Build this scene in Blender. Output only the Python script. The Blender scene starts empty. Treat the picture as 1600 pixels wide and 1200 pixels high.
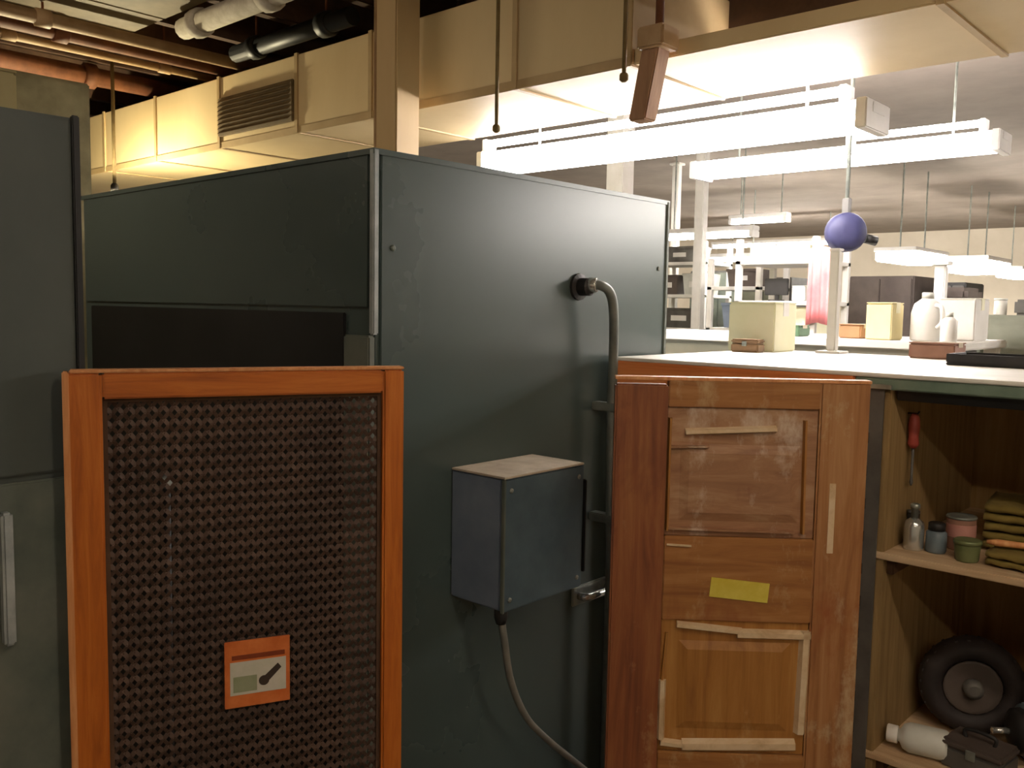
import bpy, bmesh, math, random
from mathutils import Vector, Matrix
random.seed(7)
S = bpy.context.scene
COL = S.collection

# ---------------------------------------------------------------- camera
cam_data = bpy.data.cameras.new('camera')
cam_data.sensor_width = 36.0
cam_data.lens = 1400.0 / 1600.0 * 36.0
cam_data.clip_start = 0.02
cam = bpy.data.objects.new('camera', cam_data)
COL.objects.link(cam)
YAW, PITCH, ROLL = math.radians(42.2), math.radians(4.95), math.radians(1.0)
cam.matrix_world = (Matrix.Translation((0, 0, 1.6)) @ Matrix.Rotation(YAW, 4, 'Z')
                    @ Matrix.Rotation(math.pi / 2 - PITCH, 4, 'X') @ Matrix.Rotation(ROLL, 4, 'Z'))
S.camera = cam

# ---------------------------------------------------------------- world, exposure, lamp strengths
W = bpy.data.worlds.new('world')
S.world = W
W.use_nodes = True
W.node_tree.nodes['Background'].inputs[0].default_value = (0.9, 0.85, 0.75, 1)
W.node_tree.nodes['Background'].inputs[1].default_value = 0.02
S.view_settings.view_transform = 'Standard'
S.view_settings.look = 'None'
S.view_settings.gamma = 1.0
S.view_settings.use_curve_mapping = False
S.view_settings.exposure = 0.0
S.cycles.use_denoising = True
S.cycles.max_bounces = 7
S.cycles.sample_clamp_indirect = 6.0
TUBE = 60.0          # overhead fluorescent tubes
TUBE_FILL = 40.0     # warmer tubes added out of view to fill the near side
TUBE_FAR = 130.0      # lamps at the far end
BULB = 1700.0         # bare bulb behind the steel cabinet

# ---------------------------------------------------------------- materials
def srgb(r, g, b):
    f = lambda c: (c / 255 / 12.92) if c / 255 <= 0.04045 else ((c / 255 + 0.055) / 1.055) ** 2.4
    return (f(r), f(g), f(b), 1.0)

def base(name, rough=0.6, metal=0.0, spec=0.5):
    m = bpy.data.materials.new(name)
    m.use_nodes = True
    nt = m.node_tree
    b = nt.nodes['Principled BSDF']
    b.inputs['Roughness'].default_value = rough
    b.inputs['Metallic'].default_value = metal
    b.inputs['Specular IOR Level'].default_value = spec
    return m, nt, b

def ramp(nt, src, stops):
    r = nt.nodes.new('ShaderNodeValToRGB')
    els = r.color_ramp.elements
    while len(els) < len(stops):
        els.new(0.5)
    for e, (p, c) in zip(els, stops):
        e.position = p
        e.color = c
    nt.links.new(src, r.inputs[0])
    return r.outputs[0]

def coords(nt, scale):
    tc = nt.nodes.new('ShaderNodeTexCoord')
    mp = nt.nodes.new('ShaderNodeMapping')
    mp.inputs['Scale'].default_value = scale
    nt.links.new(tc.outputs['Object'], mp.inputs[0])
    return mp.outputs[0]

def noise(nt, vec, scale, detail=4, rough=0.6, dist=0.0):
    n = nt.nodes.new('ShaderNodeTexNoise')
    n.inputs['Scale'].default_value = scale
    n.inputs['Detail'].default_value = detail
    n.inputs['Roughness'].default_value = rough
    n.inputs['Distortion'].default_value = dist
    nt.links.new(vec, n.inputs['Vector'])
    return n.outputs['Fac']

def bump(nt, b, fac, strength, dist=0.01):
    n = nt.nodes.new('ShaderNodeBump')
    n.inputs['Strength'].default_value = strength
    n.inputs['Distance'].default_value = dist
    nt.links.new(fac, n.inputs['Height'])
    nt.links.new(n.outputs[0], b.inputs['Normal'])

def mottled(name, c1, c2, scale=6, rough=0.6, metal=0.0, stretch=(1, 1, 1), bmp=0.15, lo=0.35, hi=0.7, spec=0.5, rough2=None):
    m, nt, b = base(name, rough, metal, spec)
    v = coords(nt, stretch)
    f = noise(nt, v, scale, 6)
    nt.links.new(ramp(nt, f, [(lo, srgb(*c1)), (hi, srgb(*c2))]), b.inputs['Base Color'])
    if rough2 is not None:
        r = nt.nodes.new('ShaderNodeMapRange')
        r.inputs['To Min'].default_value = rough
        r.inputs['To Max'].default_value = rough2
        nt.links.new(f, r.inputs['Value'])
        nt.links.new(r.outputs[0], b.inputs['Roughness'])
    if bmp:
        bump(nt, b, f, bmp, 0.004)
    return m

def wood(name, dark, mid, light, grain=(30, 30, 2.0), rough=0.5, wear=None, wear_lo=0.6, bmp=0.2, stain=None):
    m, nt, b = base(name, rough)
    v = coords(nt, grain)
    f = noise(nt, v, 1.6, 8, 0.65, 0.6)
    col = ramp(nt, f, [(0.28, srgb(*dark)), (0.5, srgb(*mid)), (0.72, srgb(*light))])
    if wear:
        v2 = coords(nt, (1, 1, 0.55))
        f2 = noise(nt, v2, 7, 6, 0.7)
        mask = ramp(nt, f2, [(wear_lo, (0, 0, 0, 1)), (wear_lo + 0.13, (1, 1, 1, 1))])
        mx = nt.nodes.new('ShaderNodeMix')
        mx.data_type = 'RGBA'
        nt.links.new(mask, mx.inputs[0])
        nt.links.new(col, mx.inputs[6])
        mx.inputs[7].default_value = srgb(*wear)
        col = mx.outputs[2]
    if stain:
        f3 = noise(nt, coords(nt, (1.0, 1.0, 0.7)), 4.3, 5, 0.65, 0.8)
        mask = ramp(nt, f3, [(0.56, (0, 0, 0, 1)), (0.72, (0.8, 0.8, 0.8, 1))])
        mx = nt.nodes.new('ShaderNodeMix')
        mx.data_type = 'RGBA'
        nt.links.new(mask, mx.inputs[0])
        nt.links.new(col, mx.inputs[6])
        mx.inputs[7].default_value = srgb(*stain)
        col = mx.outputs[2]
    nt.links.new(col, b.inputs['Base Color'])
    bump(nt, b, f, bmp, 0.003)
    return m

def glow(name, color, strength):
    m = bpy.data.materials.new(name)
    m.use_nodes = True
    nt = m.node_tree
    nt.nodes.clear()
    e = nt.nodes.new('ShaderNodeEmission')
    e.inputs[0].default_value = srgb(*color)
    e.inputs[1].default_value = strength
    o = nt.nodes.new('ShaderNodeOutputMaterial')
    nt.links.new(e.outputs[0], o.inputs[0])
    return m

M = {}
M['green_steel'] = mottled('green_steel', (64, 78, 77), (80, 93, 91), 1.1, 0.24, 0.0, bmp=0.05, rough2=0.32, lo=0.15, hi=0.85)
M['near_steel'] = mottled('near_steel', (64, 72, 70), (78, 84, 80), 2.5, 0.42, 0.0, bmp=0.10, rough2=0.6)
M['grey_steel'] = mottled('grey_steel', (78, 88, 82), (112, 116, 106), 6.0, 0.45, bmp=0.1)
M['black_steel'] = mottled('black_steel', (16, 18, 20), (30, 31, 32), 4.0, 0.5, bmp=0.05)
M['trim_steel'] = mottled('trim_steel', (150, 158, 160), (190, 196, 196), 20, 0.3, 0.3, bmp=0.05)
M['dusty'] = mottled('dusty', (176, 164, 146), (208, 198, 180), 14, 0.9, bmp=0.1)
M['box_paint'] = mottled('box_paint', (102, 114, 134), (122, 134, 152), 8, 0.5, bmp=0.08)
M['galv'] = mottled('galv', (120, 126, 122), (164, 168, 160), 18, 0.4, 0.5, bmp=0.05)
M['conduit'] = mottled('conduit', (92, 98, 94), (124, 130, 124), 12, 0.5, 0.2, bmp=0.05)
M['cable'] = mottled('cable', (112, 112, 106), (140, 138, 130), 12, 0.6, bmp=0.05)
M['chrome'] = mottled('chrome', (190, 194, 194), (225, 228, 226), 10, 0.25, 0.8, bmp=0.02)
M['orange_wood'] = wood('orange_wood', (150, 76, 16), (188, 102, 30), (208, 126, 50), (34, 34, 2.4), 0.42)
M['orange_wood_rail'] = wood('orange_wood_rail', (150, 76, 16), (188, 102, 30), (208, 126, 50), (2.4, 34, 34), 0.42)
M['orange_lit'] = wood('orange_lit', (196, 108, 56), (220, 136, 78), (232, 156, 98), (2.4, 34, 34), 0.42)  # brighter copy of the orange wood, with lamplight put into its colour
M['pale_edge'] = wood('pale_edge', (190, 120, 66), (214, 150, 96), (230, 176, 124), (30, 30, 3), 0.5)
M['mesh_metal'] = mottled('mesh_metal', (70, 52, 44), (92, 70, 58), 9, 0.5, 0.1, bmp=0.1)
M['label_orange'] = mottled('label_orange', (204, 104, 44), (222, 128, 66), 30, 0.5, bmp=0)
M['label_white'] = mottled('label_white', (196, 196, 178), (216, 208, 200), 20, 0.5, bmp=0)
M['label_green'] = mottled('label_green', (140, 150, 118), (160, 164, 136), 20, 0.5, bmp=0)
M['label_dark'] = mottled('label_dark', (52, 42, 34), (66, 52, 44), 20, 0.5, bmp=0)
M['label_rust'] = mottled('label_rust', (120, 48, 18), (140, 62, 26), 20, 0.5, bmp=0)
M['door_wood'] = wood('door_wood', (126, 78, 42), (160, 110, 66), (182, 140, 96), (22, 22, 1.6), 0.5, (192, 170, 136), 0.53, stain=(140, 74, 36))
M['door_stile_dark'] = wood('door_stile_dark', (96, 48, 34), (136, 80, 48), (158, 104, 62), (22, 22, 1.4), 0.42, (178, 138, 96), 0.58, stain=(92, 40, 32))
M['door_rail'] = wood('door_rail', (128, 80, 40), (158, 106, 56), (176, 128, 78), (1.8, 22, 22), 0.5, (186, 156, 114), 0.55, stain=(130, 72, 40))
M['door_panel_worn'] = wood('door_panel_worn', (124, 84, 60), (156, 114, 82), (182, 148, 116), (3, 22, 14), 0.6, (204, 184, 166), 0.52, stain=(116, 66, 56))
M['door_panel'] = wood('door_panel', (134, 86, 36), (162, 110, 50), (178, 130, 68), (22, 22, 1.6), 0.5, (186, 144, 90), 0.62)
M['moulding'] = wood('moulding', (184, 152, 112), (216, 190, 154), (228, 210, 180), (8, 8, 8), 0.6)
M['yellow_paper'] = mottled('yellow_paper', (206, 186, 60), (224, 208, 96), 18, 0.7, bmp=0)
M['ply'] = wood('ply', (118, 94, 58), (146, 120, 78), (164, 138, 96), (22, 22, 1.8), 0.7, bmp=0.1)
M['ply_back'] = wood('ply_back', (120, 92, 52), (146, 114, 68), (162, 132, 86), (18, 18, 1.6), 0.7, bmp=0.1)
M['shelf_wood'] = wood('shelf_wood', (168, 138, 104), (196, 168, 134), (212, 190, 158), (2, 22, 22), 0.65, bmp=0.1)
M['bench_white'] = mottled('bench_white', (226, 224, 216), (240, 238, 232), 8, 0.4, bmp=0.03)
M['bench_green'] = mottled('bench_green', (96, 116, 104), (120, 138, 124), 10, 0.4, bmp=0.05)
M['duct'] = mottled('duct', (202, 178, 134), (216, 194, 152), 2.2, 0.55, 0.0, stretch=(1, 1, 0.3), bmp=0.06)
M['cover_paint'] = mottled('cover_paint', (66, 84, 96), (86, 104, 114), 8, 0.45, bmp=0.08)
M['duct_flange'] = mottled('duct_flange', (166, 140, 98), (186, 160, 118), 5, 0.55, bmp=0.05)
M['flue'] = mottled('flue', (186, 156, 110), (204, 176, 130), 3, 0.55, stretch=(1, 1, 0.3), bmp=0.06)
M['louver'] = mottled('louver', (96, 78, 50), (118, 98, 66), 10, 0.6, bmp=0.05)
M['dark_wood'] = wood('dark_wood', (60, 40, 28), (84, 60, 42), (104, 80, 58), (3, 3, 3), 0.85)
M['deck_wood'] = wood('deck_wood', (76, 56, 40), (98, 76, 56), (114, 92, 70), (3, 20, 3), 0.9)
M['brace_wood'] = wood('brace_wood', (130, 94, 68), (156, 118, 88), (172, 136, 104), (20, 20, 2), 0.7)
M['pipe_tan'] = mottled('pipe_tan', (158, 126, 88), (184, 154, 116), 10, 0.6, bmp=0.08)
M['pipe_rust'] = mottled('pipe_rust', (92, 50, 24), (124, 76, 44), 14, 0.7, bmp=0.15)
M['pipe_olive'] = mottled('pipe_olive', (98, 82, 50), (122, 104, 68), 8, 0.7, bmp=0.1)
M['insulation'] = mottled('insulation', (176, 166, 150), (204, 196, 182), 24, 0.9, bmp=0.4)
M['plaster'] = mottled('plaster', (122, 111, 103), (138, 127, 117), 2.5, 0.9, bmp=0.1)
M['wall'] = mottled('wall', (208, 198, 180), (222, 212, 196), 1.6, 0.9, bmp=0.05)
M['concrete'] = mottled('concrete', (104, 98, 88), (132, 124, 112), 2.2, 0.85, bmp=0.15)
M['white_paint'] = mottled('white_paint', (222, 220, 214), (238, 236, 232), 6, 0.5, bmp=0.04)
M['lamp_housing'] = mottled('lamp_housing', (226, 224, 222), (240, 238, 236), 6, 0.45, bmp=0.02)
M['tube'] = glow('tube', (255, 246, 240), TUBE)
M['tube_fill'] = glow('tube_fill', (255, 234, 206), TUBE_FILL)
M['tube_far'] = glow('tube_far', (255, 248, 236), TUBE_FAR)
M['bulb'] = glow('bulb', (255, 240, 196), BULB)
M['cord'] = mottled('cord', (104, 84, 46), (124, 104, 62), 20, 0.8, bmp=0)
M['black'] = mottled('black', (22, 21, 22), (40, 38, 38), 8, 0.55, bmp=0.05)
M['rubber'] = mottled('rubber', (34, 29, 30), (56, 48, 48), 16, 0.7, bmp=0.1)
M['navy'] = mottled('navy', (40, 42, 78), (58, 58, 96), 10, 0.6, bmp=0.05)
M['red'] = mottled('red', (150, 58, 50), (176, 82, 70), 10, 0.5, bmp=0.03)
M['pink_cloth'] = mottled('pink_cloth', (224, 128, 134), (236, 156, 158), 10, 0.9, bmp=0.1)
M['cream'] = mottled('cream', (234, 232, 198), (244, 242, 216), 5, 0.7, bmp=0.03)
M['yellow_box'] = mottled('yellow_box', (226, 214, 160), (238, 228, 182), 6, 0.7, bmp=0.03)
M['cardboard'] = mottled('cardboard', (142, 104, 72), (164, 124, 90), 6, 0.8, bmp=0.05)
M['olive_card'] = mottled('olive_card', (140, 128, 88), (164, 152, 110), 5, 0.85, bmp=0.05)
M['olive_paint'] = mottled('olive_paint', (92, 84, 54), (124, 114, 80), 7, 0.8, bmp=0.1)
M['brown_case'] = mottled('brown_case', (112, 86, 60), (134, 106, 78), 10, 0.7, bmp=0.05)
M['red_brown'] = mottled('red_brown', (130, 92, 76), (152, 114, 96), 8, 0.7, bmp=0.05)
M['olive_cloth'] = mottled('olive_cloth', (104, 88, 36), (132, 114, 56), 12, 0.95, bmp=0.3)
M['green_plastic'] = mottled('green_plastic', (92, 102, 62), (112, 120, 82), 10, 0.5, bmp=0.03)
M['dark_green'] = mottled('dark_green', (62, 92, 66), (84, 112, 86), 10, 0.5, bmp=0.03)
M['pink_label'] = mottled('pink_label', (176, 120, 112), (196, 148, 136), 12, 0.6, bmp=0.03)
M['white_plastic'] = mottled('white_plastic', (196, 198, 192), (214, 216, 210), 10, 0.45, bmp=0.02)
M['teal_paint'] = mottled('teal_paint', (82, 96, 106), (108, 122, 130), 12, 0.45, bmp=0.05)
M['tool_grey'] = mottled('tool_grey', (72, 70, 68), (98, 96, 92), 10, 0.5, bmp=0.06)
M['machine_grey'] = mottled('machine_grey', (110, 114, 100), (134, 138, 124), 5, 0.5, bmp=0.05)
M['dark_cabinet'] = mottled('dark_cabinet', (72, 62, 58), (96, 86, 80), 5, 0.6, bmp=0.05)

# ---------------------------------------------------------------- mesh helpers
def B():
    return bmesh.new()

def box(bm, x0, x1, y0, y1, z0, z1):
    v = [bm.verts.new(p) for p in ((x0, y0, z0), (x1, y0, z0), (x1, y1, z0), (x0, y1, z0),
                                   (x0, y0, z1), (x1, y0, z1), (x1, y1, z1), (x0, y1, z1))]
    for f in ((0, 3, 2, 1), (4, 5, 6, 7), (0, 1, 5, 4), (1, 2, 6, 5), (2, 3, 7, 6), (3, 0, 4, 7)):
        bm.faces.new([v[i] for i in f])
    return bm

def rings(bm, loops, close=True, cap=True):
    n = len(loops[0])
    for a, b in zip(loops[:-1], loops[1:]):
        for i in range(n):
            bm.faces.new((a[i], a[(i + 1) % n], b[(i + 1) % n], b[i]))
    if cap:
        bm.faces.new(list(reversed(loops[0])))
        bm.faces.new(loops[-1])

def frame_of(d):
    d = d.normalized()
    a = Vector((0, 0, 1)) if abs(d.z) < 0.9 else Vector((1, 0, 0))
    s = d.cross(a).normalized()
    return s, s.cross(d).normalized()

def tube(bm, pts, r, seg=10, cap=True):
    pts = [Vector(p) for p in pts]
    rs = r if isinstance(r, (list, tuple)) else [r] * len(pts)
    loops = []
    s0 = None
    for i, p in enumerate(pts):
        d = (pts[min(i + 1, len(pts) - 1)] - pts[max(i - 1, 0)]).normalized()
        if s0 is None:
            s, t = frame_of(d)
        else:
            s = (s0 - d * s0.dot(d)).normalized()
            t = s.cross(d).normalized()
        s0 = s
        loops.append([bm.verts.new(p + (s * math.cos(2 * math.pi * k / seg) + t * math.sin(2 * math.pi * k / seg)) * rs[i]) for k in range(seg)])
    rings(bm, loops, cap=cap)
    return bm

def lathe(bm, prof, origin=(0, 0, 0), axis=(0, 0, 1), seg=20):
    o = Vector(origin)
    d = Vector(axis).normalized()
    s, t = frame_of(d)
    loops = []
    for r, h in prof:
        loops.append([bm.verts.new(o + d * h + (s * math.cos(2 * math.pi * k / seg) + t * math.sin(2 * math.pi * k / seg)) * max(r, 0.0004)) for k in range(seg)])
    rings(bm, loops)
    return bm

def smooth_path(pts, n=8):
    pts = [Vector(p) for p in pts]
    out = []
    P = [pts[0]] + pts + [pts[-1]]
    for i in range(1, len(P) - 2):
        for k in range(n):
            t = k / n
            a, b, c, d = P[i - 1], P[i], P[i + 1], P[i + 2]
            out.append(0.5 * ((2 * b) + (c - a) * t + (2 * a - 5 * b + 4 * c - d) * t * t + (3 * b - a - 3 * c + d) * t ** 3))
    out.append(pts[-1])
    return out

def mk(name, bm, mat, parent=None, bevel=0.0, smooth=False, local=False, seg=2):
    if bevel:
        bmesh.ops.bevel(bm, geom=list(bm.edges), offset=bevel, segments=seg, affect='EDGES', clamp_overlap=True)
    bmesh.ops.recalc_face_normals(bm, faces=bm.faces)
    me = bpy.data.meshes.new(name)
    bm.to_mesh(me)
    bm.free()
    me.materials.append(M[mat])
    if smooth:
        for p in me.polygons:
            p.use_smooth = len(p.vertices) == 4
    o = bpy.data.objects.new(name, me)
    COL.objects.link(o)
    if parent:
        o.parent = parent
        if not local:
            loc = Vector((0, 0, 0))
            q = parent
            while q:
                loc += q.location
                q = q.parent
            o.location = -loc
    return o

def bx(name, x0, x1, y0, y1, z0, z1, mat, parent=None, bevel=0.003, local=False):
    return mk(name, box(B(), x0, x1, y0, y1, z0, z1), mat, parent, bevel, local=local)

def tag(o, label, cat, group=None):
    o['label'] = label
    o['category'] = cat
    if group:
        o['group'] = group
    return o

def thing(name, label, cat, loc=(0, 0, 0), rotz=0.0, group=None):
    o = bpy.data.objects.new(name, None)
    o.empty_display_size = 0.1
    COL.objects.link(o)
    o.location = loc
    o.rotation_euler = (0, 0, rotz)
    return tag(o, label, cat, group)

def struct(o):
    o['kind'] = 'structure'
    return o

def again(o, parent, loc, name=None):
    c = o.copy()
    COL.objects.link(c)
    c.parent = parent
    c.location = loc
    return c

# ================================================================ THE SETTING
X0, X1, Y0, Y1, H = -8.5, 5.0, -4.0, 15.0, 2.9
struct(bx('floor', X0, X1, Y0, Y1, -0.1, 0.0, 'concrete', bevel=0))
struct(bx('wall_left', X0 - 0.15, X0, Y0, Y1, 0, H, 'wall', bevel=0))
struct(bx('wall_right', X1, X1 + 0.15, Y0, Y1, 0, H, 'wall', bevel=0))
struct(bx('wall_back', X0, X1, Y1, Y1 + 0.15, 0, H, 'wall', bevel=0))
struct(bx('wall_front', X0, X1, Y0 - 0.15, Y0, 0, H, 'wall', bevel=0))
ceil = struct(bx('ceiling', X0, X1, 2.75, Y1, H, H + 0.1, 'plaster', bevel=0))
deck = struct(bx('ceiling', X0, X1, Y0, 2.75, H, H + 0.1, 'deck_wood', bevel=0))
j0 = None
for i in range(19):
    x = -6.6 + i * 0.42
    if j0 is None:
        j0 = mk('joist', box(B(), -0.025, 0.025, -3.9, 2.7, H - 0.16, H), 'dark_wood', deck, 0.004, local=True)
        j0.location = (x, 0, 0)
    else:
        again(j0, deck, (x, 0, 0))

bx('ceiling_beam', -6.0, 2.2, 2.755, 2.85, 2.46, H, 'dark_wood', ceil, 0.006)

# ================================================================ TALL GREEN STEEL CABINET
CX, CY, CT = -1.495, 1.209, 1.92
cab = thing('steel_cabinet', 'tall dark green steel cabinet with a pale corner edge behind the grille panel', 'cabinet', (CX - 0.7, CY + 0.56, 0))
bx('body', CX - 1.46, CX - 0.006, CY + 0.006, 2.337, 0.0, CT - 0.004, 'green_steel', cab, 0.004)
bx('side_panel', CX - 0.006, CX, CY + 0.02, 2.335, 0.06, CT - 0.006, 'green_steel', cab, 0.002)
bx('end_panel', CX - 1.44, CX - 0.02, CY, CY + 0.006, 1.592, CT - 0.006, 'green_steel', cab, 0.002)
bx('access_door', CX - 1.40, CX - 0.10, CY - 0.002, CY + 0.006, 0.10, 1.580, 'black_steel', cab, 0.002)
bx('corner_highlight', CX - 0.012, CX + 0.004, CY - 0.004, CY + 0.012, 1.535, CT + 0.004, 'trim_steel', cab, 0.003)  # highlight on the rounded corner edge, built as a pale strip
bx('corner_post', CX - 0.085, CX + 0.003, CY - 0.016, CY + 0.004, 0.0, 1.533, 'grey_steel', cab, 0.004)
bm = B()
box(bm, CX - 1.47, CX + 0.003, CY - 0.003, CY + 0.02, CT - 0.008, CT + 0.004)
box(bm, CX - 0.02, CX + 0.003, CY + 0.02, 2.340, CT - 0.008, CT + 0.004)
mk('top_lip', bm, 'green_steel', cab)
bx('far_edge_trim', CX - 0.010, CX + 0.005, 2.325, 2.341, 0.06, CT + 0.003, 'grey_steel', cab, 0.003)
hd = bx('latch_plate', CX, CX + 0.008, 1.905, 2.06, 0.775, 0.83, 'galv', cab, 0.003)
mk('latch_handle', tube(B(), [(CX + 0.01, 1.93, 0.803), (CX + 0.03, 1.93, 0.803), (CX + 0.036, 1.94, 0.803), (CX + 0.036, 2.05, 0.803), (CX + 0.03, 2.06, 0.803), (CX + 0.004, 2.06, 0.803)], 0.011, 10), 'chrome', cab, smooth=True)
for z in (0.35, 1.25, 1.72):
    for y in (1.26, 2.29):
        mk('bolt', lathe(B(), [(0.007, 0), (0.007, 0.003), (0.004, 0.005)], (CX, y, z), (1, 0, 0), 8), 'grey_steel', cab)

# flue rising from the cabinet top
fl = thing('exhaust_flue', 'square tan sheet metal flue rising from the green cabinet roof to the ceiling', 'flue', (-2.47, 2.06, CT))
bx('flue_duct', -2.462, -2.354, 1.995, 2.103, CT + 0.002, H, 'flue', fl, 0.006)
bx('flue_collar', -2.49, -2.326, 1.967, 2.131, CT + 0.002, CT + 0.03, 'duct_flange', fl, 0.004)
bx('edge_highlight', -2.467, -2.458, 1.990, 1.999, CT + 0.03, H - 0.17, 'pipe_tan', fl, 0.003)  # thin bead standing in for the highlight down the flue's left edge

# electrical box bolted on the side panel
eb = thing('electrical_box', 'blue-grey steel electrical box with a dusty top mounted on the green cabinet side', 'electrical box', (CX, 1.584, 0.93))
bx('enclosure', CX + 0.001, CX + 0.160, 1.442, 1.726, 0.915, 1.218, 'box_paint', eb, 0.004)
bx('cover', CX + 0.160, CX + 0.173, 1.440, 1.728, 0.913, 1.218, 'cover_paint', eb, 0.004)
bx('dusty_top', CX + 0.003, CX + 0.173, 1.441, 1.727, 1.2175, 1.2225, 'dusty', eb, 0.001)
bx('cover_edge', CX + 0.166, CX + 0.175, 1.438, 1.444, 0.913, 1.217, 'grey_steel', eb, 0.001)
for y in (1.462, 1.706):
    for z in (0.94, 1.19):
        mk('screw', lathe(B(), [(0.006, 0), (0.006, 0.002), (0.003, 0.004)], (CX + 0.173, y, z), (1, 0, 0), 8), 'galv', eb)
bx('hinge', CX + 0.150, CX + 0.178, 1.727, 1.735, 0.95, 1.18, 'black_steel', eb, 0.002)
mk('cable_gland', lathe(B(), [(0.016, 0), (0.016, -0.02), (0.011, -0.035)], (CX + 0.150, 1.46, 0.915), (0, 0, 1), 12), 'black', eb, smooth=True)

pc = mk('power_cable', tube(B(), smooth_path([(CX + 0.150, 1.46, 0.895), (CX + 0.15, 1.472, 0.84), (CX + 0.13, 1.52, 0.72), (CX + 0.11, 1.60, 0.60), (CX + 0.10, 1.70, 0.50), (CX + 0.10, 1.83, 0.385), (CX + 0.10, 1.98, 0.25), (CX + 0.09, 2.12, 0.10), (CX + 0.09, 2.16, 0.012)]), 0.0085, 10), 'cable', smooth=True)
tag(pc, 'light grey cable curving down from the bottom of the blue-grey electrical box', 'cable')

# conduit
cd = thing('electrical_conduit', 'grey conduit hooking out of the green cabinet side and running down', 'conduit', (CX, 1.92, 1.65))
mk('entry_fitting', lathe(B(), [(0.036, 0), (0.036, 0.008), (0.024, 0.012), (0.024, 0.04), (0.018, 0.045)], (CX, 1.905, 1.655), (1, 0, 0), 16), 'black', cd, smooth=False)
mk('conduit_pipe', tube(B(), smooth_path([(CX + 0.03, 1.905, 1.655), (CX + 0.06, 1.92, 1.66), (CX + 0.07, 1.955, 1.64), (CX + 0.07, 1.975, 1.58), (CX + 0.065, 1.985, 1.45), (CX + 0.06, 1.99, 1.30), (CX + 0.065, 1.992, 1.0), (CX + 0.07, 1.99, 0.86), (CX + 0.07, 1.99, 0.1)]), 0.013, 12), 'conduit', cd, smooth=True)
mk('coupling', lathe(B(), [(0.019, -0.012), (0.02, -0.01), (0.02, 0.01), (0.019, 0.012)], (CX + 0.045, 1.911, 1.66), (1, 0.4, 0), 12), 'chrome', cd, smooth=True)
for z in (1.33, 1.02):
    bx('pipe_clamp', CX + 0.0005, CX + 0.085, 1.975, 2.008, z - 0.012, z + 0.012, 'conduit', cd, 0.003)

# ================================================================ NEAR CABINET (left edge of the photo)
nc = thing('steel_locker', 'grey-green steel locker at the left edge with a seam across its front', 'cabinet', (-1.85, -0.3, 0))
bx('body', -2.25, -1.506, -1.30, 0.61, 0, 1.888, 'near_steel', nc, 0.005)
bx('upper_door', -1.506, -1.498, -0.35, 0.60, 1.322, 1.880, 'near_steel', nc, 0.003)
bx('lower_door', -1.506, -1.498, -0.35, 0.60, 0.08, 1.312, 'grey_steel', nc, 0.003)
bx('upper_door', -1.506, -1.498, -1.29, -0.36, 1.322, 1.880, 'near_steel', nc, 0.003)
bx('lower_door', -1.506, -1.498, -1.29, -0.36, 0.08, 1.312, 'grey_steel', nc, 0.003)
bx('edge_strip', -1.503, -1.494, 0.600, 0.612, 0.02, 1.890, 'black_steel', nc, 0.002)
bx('door_pull', -1.498, -1.478, 0.475, 0.492, 1.06, 1.27, 'trim_steel', nc, 0.004)
bx('plinth', -2.2, -1.53, -1.28, 0.59, 0.0, 0.07, 'black_steel', nc, 0.002)

def carton(name, label, x0, x1, y0, y1, z0, z1, mat, cat='box', group=None, tape='dusty', rot=0.0):
    cx, cy = (x0 + x1) / 2, (y0 + y1) / 2
    t = thing(name, label, cat, (cx, cy, z0), rot, group)
    w, d, h = (x1 - x0) / 2, (y1 - y0) / 2, z1 - z0
    mk('carton_body', box(B(), -w, w, -d, d, 0, h - 0.004), mat, t, 0.004, local=True)
    mk('flap', box(B(), -w, w, -d, -0.003, h - 0.004, h), mat, t, 0.001, local=True)
    mk('flap', box(B(), -w, w, 0.003, d, h - 0.004, h), mat, t, 0.001, local=True)
    tp = B()
    box(tp, -w * 0.98, w * 0.98, -0.02, 0.02, h, h + 0.0012)
    box(tp, w - 0.0005, w + 0.0012, -0.02, 0.02, h * 0.72, h + 0.001)
    box(tp, -w - 0.0012, -w + 0.0005, -0.02, 0.02, h * 0.72, h + 0.001)
    mk('tape', tp, tape, t, local=True)
    return t

carton('cardboard_box', 'olive-brown carton on the locker roof at the far left edge', -2.1, -1.75, 0.30, 0.61, 1.89, 2.00, 'olive_card')

# ================================================================ GRILLE PANEL (orange wood frame, expanded metal)
FW, FH, FA = 0.5505, 1.483, math.radians(65.76)
gp = thing('grille_panel', 'orange varnished wood frame with brown expanded metal mesh and an orange label', 'panel', (-1.459, 0.567, 0), FA)
TH = 0.032
bx('stile', 0, 0.051, 0, TH, 0, FH, 'orange_wood', gp, 0.004, local=True)
bx('stile', FW - 0.039, FW, 0, TH, 0, FH, 'orange_wood', gp, 0.004, local=True)
bx('rail', 0.0515, FW - 0.0395, 0.0005, TH, FH - 0.042, FH, 'orange_wood_rail', gp, 0.003, local=True)
bx('rail', 0.0515, FW - 0.0395, 0.0005, TH, 0.0, 0.09, 'orange_wood_rail', gp, 0.003, local=True)
bx('bevel_highlight', -0.006, 0.004, -0.003, TH * 0.6, 0.22, FH + 0.003, 'pale_edge', gp, 0.002, local=True)  # pale strip paints the highlight on the frame's left bevel
bx('bevel_highlight', 0.004, FW, 0.0, TH, FH, FH + 0.005, 'pale_edge', gp, 0.0015, local=True)  # same painted highlight along the top of the frame
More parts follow.
